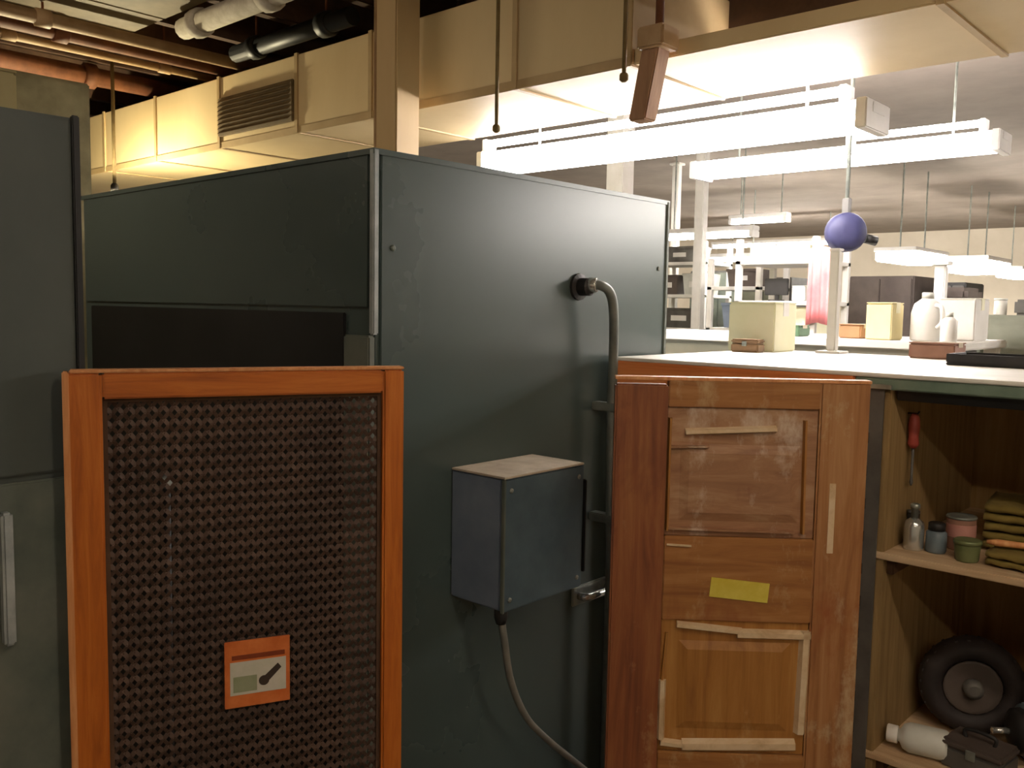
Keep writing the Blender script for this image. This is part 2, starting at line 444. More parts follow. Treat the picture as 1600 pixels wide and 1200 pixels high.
# inner rebate the mesh sits in
rb = B()
box(rb, 0.051, 0.058, 0.014, 0.03, 0.09, FH - 0.042)
box(rb, FW - 0.046, FW - 0.039, 0.014, 0.03, 0.09, FH - 0.042)
box(rb, 0.058, FW - 0.046, 0.014, 0.03, FH - 0.049, FH - 0.042)
box(rb, 0.058, FW - 0.046, 0.014, 0.03, 0.09, 0.097)
mk('rebate', rb, 'dark_wood', gp, local=True)
# expanded metal: diamond lattice
def expanded(x0, x1, z0, z1, px, pz, sw, y0, th):
    bm = B()
    nx = int((x1 - x0) / px)
    nz = int((z1 - z0) / pz)
    px = (x1 - x0) / nx
    pz = (z1 - z0) / nz
    def strand(ax, az, bxx, bz):
        d = Vector((bxx - ax, 0, bz - az)).normalized()
        n = Vector((-d.z, 0, d.x)) * sw / 2
        tw = 0.0018
        v = []
        for (px_, pz_) in ((ax, az), (bxx, bz)):
            for s, yy in ((-1, y0 - tw), (1, y0 + tw)):
                v.append(bm.verts.new((px_ + n.x * s, yy, pz_ + n.z * s)))
        for (px_, pz_) in ((ax, az), (bxx, bz)):
            for s, yy in ((-1, y0 - tw + th), (1, y0 + tw + th)):
                v.append(bm.verts.new((px_ + n.x * s, yy, pz_ + n.z * s)))
        bm.faces.new((v[0], v[1], v[3], v[2]))
        bm.faces.new((v[4], v[6], v[7], v[5]))
        bm.faces.new((v[0], v[2], v[6], v[4]))
        bm.faces.new((v[1], v[5], v[7], v[3]))
    for i in range(nx):
        for k in range(nz):
            xa, za = x0 + i * px, z0 + k * pz
            xm, zm = xa + px / 2, za + pz / 2
            strand(xm, za, xa + px, zm)
            strand(xa + px, zm, xm, za + pz)
            strand(xm, za + pz, xa, zm)
            strand(xa, zm, xm, za)
    return bm
mk('expanded_metal', expanded(0.056, FW - 0.044, 0.095, FH - 0.047, 0.0168, 0.0215, 0.0066, 0.020, 0.0015), 'mesh_metal', gp, local=True)
# slide rod seen on the mesh
rod = mk('slide_rod', tube(B(), [(0.146, 0.031, 0.30), (0.146, 0.031, 1.285)], 0.0065, 10), 'black', gp, smooth=True, local=True)
mk('rod_knob', lathe(B(), [(0.004, 0), (0.009, 0.006), (0.010, 0.014), (0.007, 0.022), (0.002, 0.025)], (0.146, 0.031, 1.285), (0, 0, 1), 12), 'trim_steel', rod, smooth=True, local=True)
# label plate, slightly askew, proud of the mesh
lab = mk('label_plate', box(B(), 0.234, 0.345, 0.006, 0.010, 0.894, 1.013), 'label_orange', gp, 0.001, local=True)
bx('label_field', 0.243, 0.338, 0.0050, 0.0066, 0.917, 0.976, 'label_white', lab, 0, local=True)
bx('label_stripe', 0.246, 0.336, 0.0050, 0.0066, 0.980, 0.988, 'label_rust', lab, 0, local=True)
bx('label_patch', 0.248, 0.288, 0.0044, 0.0055, 0.922, 0.950, 'label_green', lab, 0, local=True)
mk('label_mark', lathe(B(), [(0.009, 0), (0.009, 0.001)], (0.300, 0.0050, 0.938), (0, -1, 0), 14), 'label_dark', lab, local=True)
ar = B()
vs = [ar.verts.new(p) for p in ((0.300, 0.0042, 0.945), (0.308, 0.0042, 0.936), (0.330, 0.0042, 0.958), (0.324, 0.0042, 0.966),
                                (0.300, 0.0055, 0.945), (0.308, 0.0055, 0.936), (0.330, 0.0055, 0.958), (0.324, 0.0055, 0.966))]
for f in ((0, 1, 2, 3), (7, 6, 5, 4), (0, 4, 5, 1), (1, 5, 6, 2), (2, 6, 7, 3), (3, 7, 4, 0)):
    ar.faces.new([vs[i] for i in f])
mk('label_mark', ar, 'label_dark', lab, local=True)

# ================================================================ PANELLED WOODEN DOOR
DA = math.radians(40.1)
DW, DH, DT = 0.531, 1.454, 0.034
pd = thing('panel_door', 'worn brown wooden door with a framed lower panel and a yellow label strip', 'door', (-1.101, 1.539, 0), DA)
bx('stile', 0, 0.112, 0, DT, 0, DH - 0.012, 'door_stile_dark', pd, 0.004, local=True)
bx('stile', 0.428, DW, 0, DT, 0, DH, 'door_wood', pd, 0.004, local=True)
bx('rail', 0.1125, 0.4275, 0.0008, DT, 1.395, DH - 0.003, 'door_rail', pd, 0.002, local=True)
bx('rail', 0.1125, 0.4275, 0.0008, DT, 0.935, 1.118, 'door_rail', pd, 0.002, local=True)
bx('rail', 0.1125, 0.4275, 0.0008, DT, 0.0, 0.640, 'door_rail', pd, 0.002, local=True)
bx('upper_panel', 0.113, 0.427, 0.008, 0.024, 1.119, 1.394, 'door_panel_worn', pd, 0.001, local=True)
bx('lower_panel', 0.113, 0.427, 0.008, 0.024, 0.641, 0.934, 'door_panel', pd, 0.001, local=True)
# raised fields
def raised(x0, x1, z0, z1, mat, name):
    bm = B()
    o = [(x0, z0), (x1, z0), (x1, z1), (x0, z1)]
    s = 0.02
    i = [(x0 + s, z0 + s), (x1 - s, z0 + s), (x1 - s, z1 - s), (x0 + s, z1 - s)]
    vo = [bm.verts.new((x, 0.0085, z)) for x, z in o]
    vi = [bm.verts.new((x, 0.002, z)) for x, z in i]
    bm.faces.new(vi)
    for k in range(4):
        bm.faces.new((vo[k], vo[(k + 1) % 4], vi[(k + 1) % 4], vi[k]))
    bm.faces.new(list(reversed(vo)))
    mk(name, bm, mat, pd, local=True)
raised(0.150, 0.392, 0.690, 0.890, 'door_panel', 'raised_field')
raised(0.140, 0.395, 1.150, 1.318, 'door_panel_worn', 'raised_field')
def strip(x0, z0, x1, z1, w, mat='moulding', name='moulding', y=-0.004):
    d = Vector((x1 - x0, 0, z1 - z0)).normalized()
    n = Vector((-d.z, 0, d.x)) * w / 2
    bm = B()
    a, b = Vector((x0, 0, z0)), Vector((x1, 0, z1))
    ps = [a - n, b - n, b + n, a + n]
    f = [bm.verts.new((p.x, y, p.z)) for p in [a - n * 0.4, b - n * 0.4, b + n * 0.4, a + n * 0.4]]
    k = [bm.verts.new((p.x, 0.012, p.z)) for p in ps]
    bm.faces.new(f)
    bm.faces.new(list(reversed(k)))
    for i in range(4):
        bm.faces.new((k[i], k[(i + 1) % 4], f[(i + 1) % 4], f[i]))
    return mk(name, bm, mat, pd, local=True)
strip(0.145, 0.924, 0.285, 0.912, 0.018)
strip(0.275, 0.907, 0.430, 0.907, 0.026)
strip(0.421, 0.917, 0.417, 0.690, 0.030)
strip(0.118, 0.800, 0.118, 0.668, 0.022)
strip(0.118, 0.660, 0.170, 0.655, 0.020)
strip(0.165, 0.654, 0.408, 0.662, 0.034)
strip(0.125, 0.905, 0.118, 0.800, 0.010, 'door_panel', 'moulding', 0.002)
strip(0.150, 1.342, 0.340, 1.352, 0.018)
strip(0.120, 1.310, 0.200, 1.312, 0.009, 'door_panel_worn')
strip(0.120, 1.135, 0.385, 1.132, 0.009, 'door_panel_worn')
strip(0.118, 1.372, 0.118, 1.130, 0.010, 'door_panel')
strip(0.400, 1.372, 0.404, 1.130, 0.010, 'door_panel')
strip(0.118, 1.100, 0.170, 1.098, 0.007)
bx('lit_top_edge', 0.0, DW + 0.002, 0.001, DT, DH - 0.003, DH + 0.004, 'pale_edge', pd, 0.001, local=True)  # tube light on the door's top edge, put into a pale strip
tag_ = mk('yellow_label', box(B(), -0.062, 0.062, -0.002, 0.001, -0.021, 0.021), 'yellow_paper', pd, local=True)
tag_.location = (0.275, 0.0, 1.005)
tag_.rotation_euler = (0, math.radians(5), 0)
bx('worn_patch', 0.455, 0.468, -0.0012, 0.004, 1.09, 1.24, 'moulding', pd, 0.0005, local=True)

# ================================================================ WORKBENCH WITH SHELVES
BZ = 1.466
BY0, BY1, BX0, BX1 = 2.03, 2.92, -1.46, 1.3
wb = thing('workbench', 'long white-topped workbench with green edge and open plywood shelves on the right', 'workbench', (0, 2.45, 0))
bx('bench_top', BX0, BX1, BY0 + 0.012, BY1, BZ - 0.03, BZ, 'bench_white', wb, 0.004)
bx('front_edge', -0.785, BX1, BY0 - 0.006, BY0 + 0.012, BZ - 0.036, BZ - 0.010, 'bench_green', wb, 0.003)
bx('wood_edge', BX0, -0.787, BY0 - 0.010, BY0 + 0.0115, BZ - 0.075, BZ - 0.010, 'orange_lit', wb, 0.003)  # light falling on this wood is put into its brighter orange
bx('edge_cap', BX0, BX1, BY0 - 0.008, BY0 + 0.0115, BZ - 0.0095, BZ, 'bench_white', wb, 0.002)
bx('apron', -0.70, BX1, BY0 + 0.02, BY0 + 0.05, BZ - 0.06, BZ - 0.03, 'black_steel', wb, 0.002)
def angle_post(x, y):
    bm = B()
    box(bm, x, x + 0.058, y, y + 0.005, 0, BZ - 0.034)
    box(bm, x, x + 0.006, y + 0.005, y + 0.05, 0, BZ - 0.034)
    o = mk('upright', bm, 'tool_grey', wb)
    bmh = B()
    z = 0.12
    while z < BZ - 0.1:
        box(bmh, x + 0.021, x + 0.030, y - 0.0012, y + 0.001, z - 0.012, z + 0.012)
        z += 0.075
    h = mk('slot', bmh, 'black', o)
    h['kind'] = 'stuff'
    return o
up1 = angle_post(-0.775, BY0 - 0.012)
up2 = angle_post(1.22, BY0 - 0.012)
bx('post_bracket', -0.765, -0.70, BY0 - 0.020, BY0 - 0.012, 1.432, 1.442, 'galv', wb, 0.001)
bx('side_panel', -0.722, -0.706, BY0 + 0.005, 2.6985, 0.02, BZ - 0.031, 'ply', wb, 0.002)
bx('side_panel', 1.20, 1.216, BY0 + 0.005, 2.6985, 0.02, BZ - 0.031, 'ply', wb, 0.002)
bx('side_panel', BX0 + 0.01, BX0 + 0.026, BY0 + 0.03, 2.70, 0.02, BZ - 0.031, 'ply', wb, 0.002)
for a, b in ((-0.722, -0.10), (-0.0995, 0.52), (0.5205, 1.216)):
    bx('back_panel', a, b, 2.699, 2.715, 0.02, BZ - 0.031, 'ply_back', wb, 0.002)
for z in (1.062, 0.594, 0.12):
    bx('shelf', -0.727, 1.20, BY0, 2.698, z - 0.016, z, 'shelf_wood', wb, 0.002)
    bx('shelf_batten', -0.706, -0.690, BY0 + 0.03, 2.69, z - 0.055, z - 0.0165, 'dark_wood', wb, 0.002)
SZ1, SZ2 = 1.0625, 0.5945

# ---- things on the upper shelf
t = thing('steel_bottle', 'small silver bottle with a grey neck at the left end of the upper shelf', 'bottle', (-0.668, 2.115, SZ1))
mk('bottle_body', lathe(B(), [(0.021, 0), (0.022, 0.004), (0.022, 0.055), (0.019, 0.064), (0.009, 0.072)], (0, 0, 0), seg=20), 'chrome', t, smooth=True, local=True)
mk('bottle_neck', lathe(B(), [(0.008, 0.070), (0.008, 0.094), (0.011, 0.095), (0.011, 0.104), (0.007, 0.106)], (0, 0, 0), seg=14), 'galv', t, smooth=True, local=True)
t = thing('tin_can', 'black squat can left of the silver bottle on the upper shelf', 'can', (-0.690, 2.175, SZ1))
mk('can_body', lathe(B(), [(0.013, 0), (0.014, 0.003), (0.014, 0.07), (0.013, 0.072)]), 'black', t, smooth=True, local=True)
mk('can_lid', lathe(B(), [(0.0145, 0.070), (0.0145, 0.076), (0.011, 0.077)]), 'tool_grey', t, smooth=True, local=True)
t = thing('glass_jar', 'slate blue-grey jar with a dark lid right of the silver bottle', 'jar', (-0.622, 2.125, SZ1))
mk('jar_body', lathe(B(), [(0.020, 0), (0.022, 0.004), (0.022, 0.045), (0.016, 0.052)]), 'teal_paint', t, smooth=True, local=True)
mk('jar_lid', lathe(B(), [(0.018, 0.050), (0.018, 0.066), (0.015, 0.068)]), 'black', t, smooth=True, local=True)
t = thing('paint_tin', 'pink-labelled paint tin in the middle of the upper shelf', 'tin', (-0.592, 2.20, SZ1))
mk('tin_body', lathe(B(), [(0.030, 0), (0.031, 0.003), (0.031, 0.07), (0.030, 0.073)]), 'red_brown', t, smooth=True, local=True)
mk('tin_label', lathe(B(), [(0.0316, 0.03), (0.0318, 0.031), (0.0318, 0.058), (0.0316, 0.059)]), 'pink_label', t, smooth=True, local=True)
mk('tin_rim', lathe(B(), [(0.032, 0.071), (0.033, 0.074), (0.031, 0.077), (0.024, 0.074)]), 'galv', t, smooth=True, local=True)
t = thing('spray_can', 'green squat plastic tub at the front edge of the upper shelf', 'tub', (-0.550, 2.10, SZ1))
mk('tub_body', lathe(B(), [(0.022, 0), (0.024, 0.003), (0.027, 0.036), (0.027, 0.040)]), 'green_plastic', t, smooth=True, local=True)
mk('tub_lid', lathe(B(), [(0.029, 0.038), (0.029, 0.045), (0.026, 0.047)]), 'green_plastic', t, smooth=True, local=True)
t.name = 'plastic_tub'
# folded olive tarpaulins
def folded(name, label, cx, cy, z, w, d, layers, rot, h=0.02, mat='olive_cloth'):
    t = thing(name, label, 'tarpaulin', (cx, cy, z), rot, None)
    for i in range(layers):
        bm = B()
        n = 14
        ww = w / 2 * (1 - 0.04 * random.random())
        loops = []
        for k in range(n + 1):
            x = -ww + 2 * ww * k / n
            sag = 0.0015 * math.sin(k * 1.7 + i * 2.1)
            prof = []
            for a in range(12):
                an = 2 * math.pi * a / 12
                yy = d / 2 * (abs(math.cos(an)) ** 0.25) * (1 if math.cos(an) >= 0 else -1)
                zz = h * 0.47 * (abs(math.sin(an)) ** 0.7) * (1 if math.sin(an) >= 0 else -1)
                prof.append(bm.verts.new((x, yy, h / 2 + i * h * 0.96 + zz + sag + 0.002)))
            loops.append(prof)
        rings(bm, loops)
        mk('fold', bm, mat, t, smooth=True, local=True)
    return t
folded('folded_tarpaulin', 'olive folded tarpaulin stack at the right of the upper shelf', -0.465, 2.33, SZ1, 0.20, 0.20, 5, 0.12, 0.022)
folded('folded_tarpaulin', 'low folded olive cloth at the front of the upper shelf beside the tub', -0.42, 2.135, SZ1, 0.17, 0.12, 2, -0.1, 0.016)
t = thing('brush', 'brown wooden handled brush lying on the low folded cloth', 'brush', (-0.43, 2.14, SZ1 + 0.0345), 0.25)
mk('brush_handle', lathe(B(), [(0.004, -0.09), (0.008, -0.07), (0.007, -0.02), (0.010, 0.01), (0.009, 0.02)], (0, 0, 0.011), (1, 0, 0), 12), 'pale_edge', t, smooth=True, local=True)
mk('ferrule', lathe(B(), [(0.0105, 0.02), (0.0105, 0.04)], (0, 0, 0.011), (1, 0, 0), 12), 'galv', t, smooth=True, local=True)
mk('bristles', lathe(B(), [(0.0095, 0.04), (0.012, 0.075), (0.005, 0.085)], (0, 0, 0.012), (1, 0, 0), 12), 'black', t, smooth=True, local=True)

# red handled screwdriver hanging on the side panel
t = thing('screwdriver', 'red handled screwdriver hanging on the plywood side of the workbench', 'screwdriver', (-0.690, 2.145, 1.37))
mk('hook', tube(B(), [(-0.0155, 0, -0.0), (0.006, 0, 0.0), (0.010, 0, 0.006)], 0.002, 6), 'black', t, smooth=True, local=True)
mk('handle', lathe(B(), [(0.006, 0.0), (0.011, -0.01), (0.013, -0.03), (0.011, -0.055), (0.013, -0.07), (0.007, -0.08)], (0, 0, 0.0), (0, 0, 1), 12), 'red', t, smooth=True, local=True)
mk('blade', lathe(B(), [(0.0032, -0.08), (0.0032, -0.15), (0.0045, -0.16), (0.002, -0.168)], (0, 0, 0), (0, 0, 1), 8), 'tool_grey', t, smooth=True, local=True)

# ---- things on the lower shelf
WR = 0.118
t = thing('rubber_wheel', 'black rubber tyred wheel standing on the lower shelf', 'wheel', (-0.575, 2.30, SZ2 + WR), math.radians(24))
bm = B()
prof = []
for k in range(12):
    a = 2 * math.pi * k / 12
    prof.append((WR - 0.028 + 0.028 * math.cos(a), 0.036 * math.sin(a)))
seg = 36
loops = [[bm.verts.new((r * math.cos(2 * math.pi * i / seg), h, r * math.sin(2 * math.pi * i / seg))) for r, h in prof] for i in range(seg)]
for i in range(seg):
    a, b = loops[i], loops[(i + 1) % seg]
    for k in range(12):
        bm.faces.new((a[k], a[(k + 1) % 12], b[(k + 1) % 12], b[k]))
ty = mk('tyre', bm, 'rubber', t, smooth=True, local=True)
bm = B()
for i in range(26):
    a = 2 * math.pi * i / 26
    c, s = math.cos(a), math.sin(a)
    rr = WR - 0.002
    vv = []
    for da, yy, ro in ((-0.03, -0.02, 0), (0.03, -0.02, 0), (0.03, 0.02, 0), (-0.03, 0.02, 0), (-0.03, -0.02, 0.0035), (0.03, -0.02, 0.0035), (0.03, 0.02, 0.0035), (-0.03, 0.02, 0.0035)):
        vv.append(bm.verts.new(((rr - 0.004 + ro) * math.cos(a + da), yy, (rr - 0.004 + ro) * math.sin(a + da))))
    for f in ((0, 3, 2, 1), (4, 5, 6, 7), (0, 1, 5, 4), (1, 2, 6, 5), (2, 3, 7, 6), (3, 0, 4, 7)):
        bm.faces.new([vv[q] for q in f])
mk('tread', bm, 'rubber', t, local=True)['kind'] = 'stuff'
mk('rim', lathe(B(), [(0.066, -0.02), (0.064, -0.024), (0.040, -0.012), (0.040, 0.012), (0.064, 0.024), (0.066, 0.02)], (0, 0, 0), (0, 1, 0), 24), 'dark_cabinet', t, smooth=True, local=True)
mk('hub', lathe(B(), [(0.012, -0.045), (0.022, -0.04), (0.022, 0.04), (0.012, 0.045)], (0, 0, 0), (0, 1, 0), 16), 'tool_grey', t, smooth=True, local=True)
# white bottle lying down
t = thing('plastic_bottle', 'white plastic bottle lying on its side at the front of the lower shelf', 'bottle', (-0.640, 2.095, SZ2 + 0.034), math.radians(12))
mk('bottle_body', lathe(B(), [(0.030, 0.075), (0.034, 0.068), (0.034, -0.005), (0.028, -0.018), (0.014, -0.026), (0.014, -0.030)], (0, 0, 0), (1, 0, 0), 20), 'white_plastic', t, smooth=True, local=True)
mk('bottle_cap', lathe(B(), [(0.019, -0.030), (0.020, -0.032), (0.020, -0.052), (0.018, -0.054)], (0, 0, 0), (1, 0, 0), 16), 'white_paint', t, smooth=True, local=True)
# bench motor
t = thing('electric_motor', 'teal-grey electric motor on the lower shelf at the right edge', 'motor', (-0.385, 2.26, SZ2), math.radians(38))
mk('motor_body', lathe(B(), [(0.050, -0.075), (0.060, -0.07), (0.060, 0.07), (0.050, 0.075)], (0, 0, 0.075), (1, 0, 0), 24), 'teal_paint', t, smooth=True, local=True)
for k in range(10):
    a = math.radians(20 + 140 * k / 9)
    c, s = math.cos(a), math.sin(a)
    bm = tube(B(), [(-0.06, 0.061 * c, 0.075 + 0.061 * s), (0.06, 0.061 * c, 0.075 + 0.061 * s)], 0.0035, 6)
    mk('cooling_fin', bm, 'teal_paint', t, local=True)
mk('end_bell', lathe(B(), [(0.052, -0.075), (0.050, -0.09), (0.030, -0.10), (0.012, -0.104)], (0, 0, 0.075), (1, 0, 0), 20), 'black', t, smooth=True, local=True)
mk('shaft', lathe(B(), [(0.007, -0.10), (0.007, -0.14)], (0, 0, 0.075), (1, 0, 0), 10), 'chrome', t, smooth=True, local=True)
mk('foot', box(B(), -0.06, 0.06, -0.055, 0.055, 0.0, 0.018), 'black', t, 0.003, local=True)
# dark toolbox
t = thing('toolbox', 'charcoal metal toolbox with a handle between the wheel and the motor', 'toolbox', (-0.505, 2.12, SZ2), math.radians(-8))
mk('box_body', box(B(), -0.065, 0.065, -0.045, 0.045, 0, 0.045), 'tool_grey', t, 0.004, local=True)
mk('box_lid', box(B(), -0.067, 0.067, -0.047, 0.047, 0.046, 0.064), 'dark_cabinet', t, 0.006, local=True)
mk('handle', tube(B(), smooth_path([(-0.03, 0, 0.062), (-0.03, 0, 0.082), (0.03, 0, 0.082), (0.03, 0, 0.062)], 4), 0.0045, 8), 'black', t, smooth=True, local=True)
mk('latch', box(B(), -0.01, 0.01, -0.0495, -0.045, 0.034, 0.056), 'galv', t, 0.001, local=True)
# drum of dark cable behind the wheel
t = thing('cable_coil', 'coil of black cable behind the wheel on the lower shelf', 'cable', (-0.38, 2.50, SZ2 + 0.01), 0.0)
pts = []
for i in range(150):
    a = i * 0.35
    rr = 0.085 + 0.012 * math.sin(i * 0.9)
    pts.append((rr * math.cos(a), rr * math.sin(a), 0.0005 * i + 0.10 * (i / 150)))
mk('coil', tube(B(), pts, 0.0085, 6), 'black', t, smooth=True, local=True)
t['label'] = 'coil of black cable at the back of the lower shelf'
bx('coil_tie', 0.068, 0.104, -0.012, 0.012, -0.009, 0.19, 'tool_grey', t, 0.002, local=True)

# ================================================================ DUCTWORK AND CEILING SERVICES
DY0, DY1, DZ, DTOP = 2.185, 2.73, 2.30, 2.612
du = thing('air_duct', 'long tan sheet metal air duct with a louvred grille below the ceiling', 'duct', (-3.0, 2.45, DZ))
seams = [-7.6, -6.2, -5.01, -4.42, -3.81, -3.2, -2.72, -1.99, -1.55]
for a, b in zip(seams[:-1], seams[1:]):
    bx('duct_section', a + 0.002, b - 0.002, DY0, DY1, DZ, DTOP, 'duct', du, 0.004)
for s in seams[1:-1]:
    bm = B()
    box(bm, s - 0.010, s + 0.010, DY0 - 0.008, DY0 + 0.002, DZ - 0.004, DTOP + 0.004)
    box(bm, s - 0.010, s + 0.010, DY0 + 0.002, DY1, DZ - 0.005, DZ + 0.002)
    mk('seam_flange', bm, 'duct_flange', du, 0.0)
bx('bottom_angle', -7.6, -1.552, DY0 - 0.004, DY0 + 0.003, DZ - 0.006, DZ + 0.024, 'duct_flange', du, 0.002)
bx('end_plate', -1.552, -1.535, DY0 - 0.006, DY1, DZ - 0.004, DTOP + 0.004, 'duct_flange', du, 0.003)
for a, b in ((-1.533, -0.70), (-0.696, 0.3), (0.304, 1.6)):
    bx('duct_section', a, b, DY0 + 0.004, DY1 - 0.004, DZ, DZ + 0.045, 'duct', du, 0.004)
for s in (-0.698, 0.302):
    bm = B()
    box(bm, s - 0.009, s + 0.009, DY0 - 0.004, DY1, DZ - 0.006, DZ + 0.048)
    mk('seam_flange', bm, 'duct_flange', du)
gr = bx('vent_grille', -3.80, -3.215, DY0 - 0.016, DY0 - 0.002, 2.345, 2.515, 'louver', du, 0.003)
s0 = None
for k in range(8):
    z = 2.360 + k * 0.0195
    bm = B()
    vs = [bm.verts.new(p) for p in ((-3.785, -0.012, -0.006), (-3.23, -0.012, -0.006), (-3.23, 0.0, 0.006), (-3.785, 0.0, 0.006),
                                    (-3.785, -0.012, -0.0045), (-3.23, -0.012, -0.0045), (-3.23, 0.0, 0.0075), (-3.785, 0.0, 0.0075))]
    for f in ((0, 3, 2, 1), (4, 5, 6, 7), (0, 1, 5, 4), (1, 2, 6, 5), (2, 3, 7, 6), (3, 0, 4, 7)):
        bm.faces.new([vs[i] for i in f])
    if s0 is None:
        s0 = mk('slat', bm, 'louver', gr)
        base_loc = s0.location.copy()
        s0.location = base_loc + Vector((0, DY0 - 0.016, z))
    else:
        bm.free()
        again(s0, gr, base_loc + Vector((0, DY0 - 0.016, z)))

# diagonal wooden hanger in front of the duct end
t = thing('wooden_hanger', 'brown wooden hanger post crossing the bright duct above the strip lights', 'post', (-1.41, 2.13, H))
bm = B()
vs = []
for z, xc in ((2.12, -1.458), (2.315, -1.418)):
    for dx, dy in ((-0.028, -0.03), (0.028, -0.03), (0.028, 0.03), (-0.028, 0.03)):
        vs.append(bm.verts.new((xc + dx, 2.13 + dy, z)))
for f in ((0, 3, 2, 1), (4, 5, 6, 7), (0, 1, 5, 4), (1, 2, 6, 5), (2, 3, 7, 6), (3, 0, 4, 7)):
    bm.faces.new([vs[i] for i in f])
mk('leaning_post', bm, 'brace_wood', t, 0.004)
bx('head_block', -1.455, -1.37, 2.085, 2.172, 2.305, 2.365, 'pipe_tan', t, 0.006)
mk('hanger_rod', tube(B(), [(-1.41, 2.13, 2.36), (-1.41, 2.13, H)], 0.012, 8), 'pipe_rust', t, smooth=True)

# hanging cords / rods
def cord(label, x, y, z0, mat='cord', r=0.006):
    t = thing('hanging_rod', label, 'rod', (x, y, H))
    mk('rod', tube(B(), [(x, y, z0), (x, y, H)], r, 8), mat, t, smooth=True)
    mk('ceiling_plate', lathe(B(), [(0.03, 0), (0.03, -0.008), (0.012, -0.02)], (x, y, H), (0, 0, 1), 12), 'duct_flange', t, smooth=True)
    mk('end_stop', lathe(B(), [(0.010, 0), (0.013, -0.006), (0.013, -0.018), (0.006, -0.024)], (x, y, z0 + 0.01), (0, 0, 1), 10), mat, t, smooth=True)
cord('thin tan rod hanging in front of the duct right of the flue', -1.990, 2.10, 2.16)
cord('thin tan rod hanging at the duct end beside the wooden hanger', -1.496, 2.09, 2.24)
cord('thin brown rod hanging above the locker at the far left', -5.66, 2.10, 2.30)

# bare bulb on a cord behind the cabinet
t = thing('pendant_bulb', 'bare glowing bulb on a cord lighting the duct at the left', 'lamp', (-4.40, 1.96, H))
mk('cord', tube(B(), [(-4.40, 1.96, 2.15), (-4.40, 1.96, H)], 0.009, 8), 'cord', t, smooth=True)
mk('socket', lathe(B(), [(0.012, 0.06), (0.018, 0.05), (0.020, 0.0)], (-4.40, 1.96, 2.10), (0, 0, 1), 14), 'black', t, smooth=True)
mk('bulb', lathe(B(), [(0.013, 0), (0.015, -0.015), (0.028, -0.045), (0.030, -0.06), (0.024, -0.08), (0.010, -0.09)], (-4.40, 1.96, 2.10), (0, 0, 1), 16), 'bulb', t, smooth=True)

# pipes above the duct on the left
def pipe(name, label, pts, r, mat, fit=(), cat='pipe', top=H):
    t = thing(name, label, cat, pts[0])
    mk('pipe_run', tube(B(), pts, r, 12), mat, t, smooth=True)
    d = (Vector(pts[1]) - Vector(pts[0])).normalized()
    for f in fit:
        p = Vector(pts[0]).lerp(Vector(pts[1]), f)
        mk('pipe_collar', lathe(B(), [(r * 1.1, -0.03), (r * 1.35, -0.025), (r * 1.35, 0.025), (r * 1.1, 0.03)], p, d, 12), mat, t, smooth=True)
        q = (p.x, p.y, p.z)
        mk('pipe_strap', tube(B(), [q, (p.x, p.y, top)], 0.005, 6), 'pipe_rust', t)
    return t
pipe('water_pipe', 'pale tan pipe running under the joists at the upper left corner', [(-3.68, -3.9, 2.655), (-3.68, 2.70, 2.655)], 0.026, 'pipe_tan', (0.74, 0.80), top=2.714)
pipe('water_pipe', 'rust brown pipe beside the pale tan pipe at the upper left', [(-3.86, -3.9, 2.665), (-3.86, 2.70, 2.665)], 0.030, 'pipe_rust', (0.72, 0.82), top=2.714)
pipe('water_pipe', 'narrow tan pipe left of the rust brown pipe', [(-4.04, -3.9, 2.66), (-4.04, 2.70, 2.66)], 0.017, 'pipe_tan', (0.8, 0.9))
pipe('water_pipe', 'thick dark rust pipe furthest left under the joists', [(-4.54, -3.9, 2.68), (-4.54, 2.70, 2.68)], 0.045, 'pipe_rust', (0.78, 0.88))
pipe('insulated_pipe', 'pale lagged pipe crossing the ceiling left of the flue', [(-3.4, 1.80, 2.66), (-2.2, 1.80, 2.66)], 0.04, 'insulation', (0.1, 0.5, 0.9))
pipe('water_pipe', 'black pipe running along the top of the air duct', [(-3.56, 2.12, 2.66), (-2.75, 2.12, 2.66)], 0.035, 'black_steel', (0.2, 0.8))
# olive boards under the joists
for lb, xa, xb in (('wide olive board fixed under the joists above the tan pipe', -3.98, -3.52), ('olive board under the joists right of the widest one', -3.51, -3.10)):
    t = thing('ceiling_board', lb, 'board', ((xa + xb) / 2, 0.4, 2.72))
    bx('board', xa, xb, -1.2, 1.78, 2.715, 2.738, 'pipe_olive', t, 0.003)
    bx('batten', xa + 0.01, xb - 0.01, 0.35, 0.40, 2.700, 2.715, 'dark_wood', t, 0.003)
# tall olive cupboard between the locker and the duct
t = thing('storage_cupboard', 'tall olive cupboard just showing above the locker roof at the left', 'cabinet', (-3.65, 1.02, 0))
bx('body', -3.90, -3.42, 0.60, 1.44, 0, 2.385, 'olive_paint', t, 0.006)
for a, b in ((0.61, 0.875), (0.88, 1.155), (1.16, 1.43)):
    d = bx('cabinet_door', -3.42, -3.40, a, b, 0.08, 2.37, 'olive_paint', t, 0.004)
    bx('handle', -3.40, -3.385, b - 0.05, b - 0.035, 1.2, 1.32, 'galv', d, 0.003)

